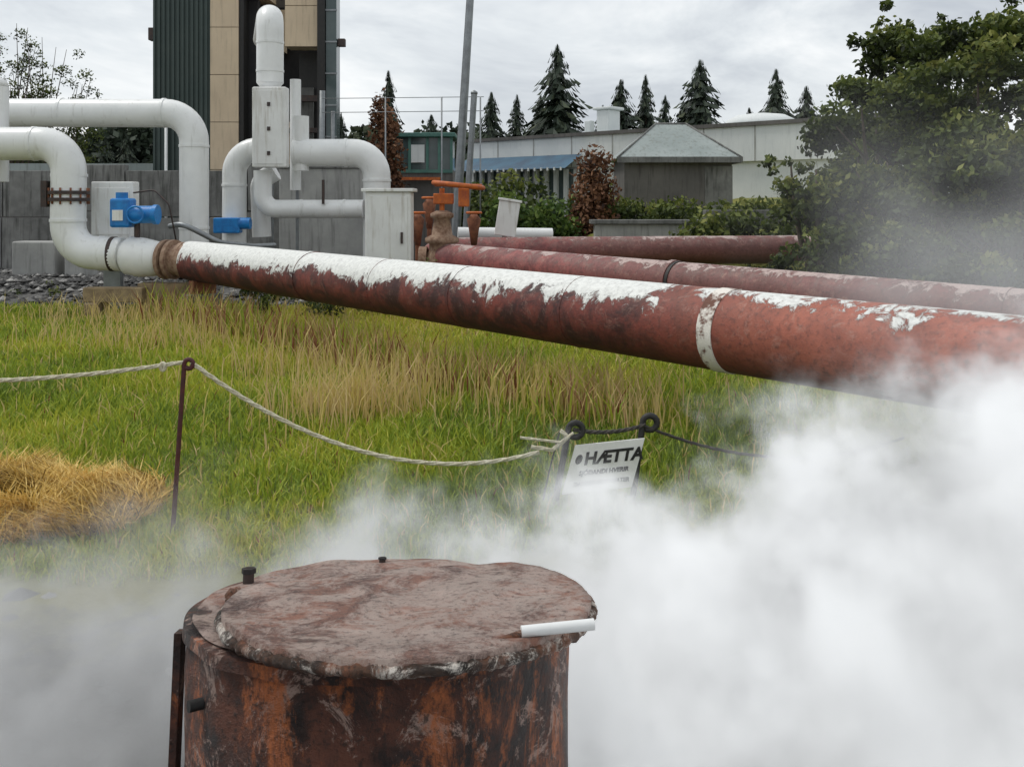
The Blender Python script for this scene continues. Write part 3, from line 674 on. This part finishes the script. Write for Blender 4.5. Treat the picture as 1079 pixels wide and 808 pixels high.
for k in range(4*n+1):
    a=2*math.pi*k/(4*n); x,y=lid_pt(1.0,a); ed.append((x,y,.032+.004*mnoise.noise(Vector((x*30,y*30,2))))); rr.append(.013+.007*mnoise.noise(Vector((x*60,y*60,9))))
tube('lid_edge_crust',ed,rr,crust,e,10,False)
tube('white_handle',[(.36,-.455,.070),(.52,-.43,.078)],.0125,white_pipe,e,14)
tube('handle_bracket',[(.31,-.46,.05),(.38,-.45,.07)],.009,crust,e,8)
def knob(x,y,h=.05,r0=.016):
    tube('bolt',[(x,y,0),(x,y,h)],r0,dark_metal,e,10); tube('bolt_head',[(x,y,h*.7),(x,y,h)],r0*1.3,black,e,6)
knob(-.41,.20,.045); knob(-.06,.43,.022,.010)
g=random.Random(3); cr=[]
for k in range(150):
    x=g.uniform(-.42,.32); y=g.gauss(.03,.03)+.36*(x+.46)-.05; s=g.uniform(.004,.015)
    if x*x+y*y<.21: cr.append(([(x,y,.008),(x+s,y,.012+s)],s))
multi_tube('crust_debris',cr,crust,e,6)
boxes('side_strap',[(-.500,-.482,-.14,-.10,-1.1,-.03)],sidem,e)
tube('side_bolt',[(-.37,-.31,-.13),(-.395,-.33,-.13)],.014,black,e,8)

# ------------------------------------------------------------------ steam
def steam(name, bb, build):
    m=bpy.data.materials.new(name+'_volume'); m.use_nodes=True; t=NT(m.node_tree); m.node_tree.nodes.clear()
    out=t.node('ShaderNodeOutputMaterial'); pv=t.node('ShaderNodeVolumePrincipled'); t.l.new(pv.outputs[0],out.inputs['Volume'])
    pos=t.node('ShaderNodeNewGeometry').outputs['Position']
    pv.inputs['Color'].default_value=(.98,.985,.99,1); pv.inputs['Anisotropy'].default_value=.1
    pv.inputs['Emission Color'].default_value=(.96,.985,1,1)  # added glow, stands in for light scattered many times inside the steam
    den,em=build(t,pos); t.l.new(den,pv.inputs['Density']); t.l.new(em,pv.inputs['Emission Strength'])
    return box(name,*bb,m)
def near(t,pos):
    X,Y,Z=t.xyz(pos)
    n=t.noise(pos,2.3,4,.62)
    hx=t.ramp(t.mr(X,-3,4),[(0,.31),(.14,.34),(.26,.36),(.31,.35),(.38,.34),(.455,.35),(.51,.38),(.58,.48),(.65,.59),(.72,.66),(1,.70)])
    v=t.math('SUBTRACT',t.math('MULTIPLY',hx,2.0),Z); v=t.math('ADD',v,t.math('MULTIPLY',t.math('SUBTRACT',n,.5),2.0))
    d=t.math('MULTIPLY',v,2.8,clamp=True); d=t.math('MULTIPLY',d,d)
    amp=t.ramp(t.mr(X,-3,4),[(0,.15),(.30,.18),(.38,.42),(.48,.9),(.56,1),(1,1)])
    yf=t.mr(X,-.08,.26,3.0,1.35); yfl=t.mr(X,-.95,-1.2,0,1.0); yf=t.math('SUBTRACT',yf,yfl)
    m1=t.mr(t.math('SUBTRACT',Y,yf),0,.3); m2=t.mr(Y,4.3,3.6)
    d=t.math('MULTIPLY',t.math('MULTIPLY',d,amp),t.math('MULTIPLY',m1,m2))
    den=t.math('MULTIPLY',d,12.0)
    em=t.math('MULTIPLY',t.mr(n,.36,.62,.12,.40),t.mr(X,-1.2,.2,.3,1))  # glow strength: patchy with the noise, dimmer towards the left
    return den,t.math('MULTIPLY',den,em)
def far(t,pos):
    X,Y,Z=t.xyz(pos); n=t.noise(pos,.8,2,.6)
    d=t.math('MULTIPLY',t.math('SUBTRACT',n,.40),4,clamp=True)
    mx=t.mr(X,1.6,3.2); my=t.math('MULTIPLY',t.mr(Y,4.5,5.2),t.mr(Y,8.4,7.6)); mz=t.mr(Z,2.8,1.4)
    d=t.math('MULTIPLY',t.math('MULTIPLY',d,mx),t.math('MULTIPLY',my,mz))
    den=t.math('MULTIPLY',d,.28); return den,t.math('MULTIPLY',den,.25)  # thin steam gets an even added glow as well
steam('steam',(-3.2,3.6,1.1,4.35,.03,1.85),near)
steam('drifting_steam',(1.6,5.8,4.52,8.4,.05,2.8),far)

# ------------------------------------------------------------------ world, sun, camera
w=bpy.data.worlds.new('World'); scene.world=w; w.use_nodes=True; t=NT(w.node_tree)
bg=[n for n in t.n if n.type=='BACKGROUND'][0]; bg.inputs['Strength'].default_value=.124
sky=t.node('ShaderNodeTexSky',sky_type='NISHITA'); sky.sun_disc=False
EL,AZ=R(58),R(290)
sky.sun_elevation=EL; sky.sun_rotation=AZ
co=t.node('ShaderNodeTexCoord').outputs['Generated']
n=t.noise(t.scale(co,(1,1,2.6)),2.6,6,.6,.4)
cl=t.ramp(n,[(.34,(4.6,4.9,5.3)),(.5,(6.6,6.9,7.1)),(.62,(8.4,8.5,8.5))])
mixn=t.mix(.93,sky.outputs[0],cl); t.l.new(mixn,bg.inputs['Color'])
sd=bpy.data.lights.new('sun','SUN'); sd.energy=1.5; sd.angle=R(12); sd.color=(1,.96,.9)
so=link(bpy.data.objects.new('sun',sd))
dirs=Vector((math.sin(AZ)*math.cos(EL),math.cos(AZ)*math.cos(EL),math.sin(EL)))
so.rotation_euler=(-dirs).to_track_quat('-Z','Y').to_euler(); so.location=dirs*30
cd=bpy.data.cameras.new('camera'); cam=link(bpy.data.objects.new('camera',cd)); cam.location=(0,0,1.9); cam.rotation_euler=(R(90),0,0)
cd.sensor_width=36; cd.lens=33.36; cd.shift_y=-.175; cd.clip_end=1500; cd.clip_start=.05
scene.camera=cam
scene.view_settings.view_transform='Standard'; scene.view_settings.look='None'; scene.view_settings.exposure=0
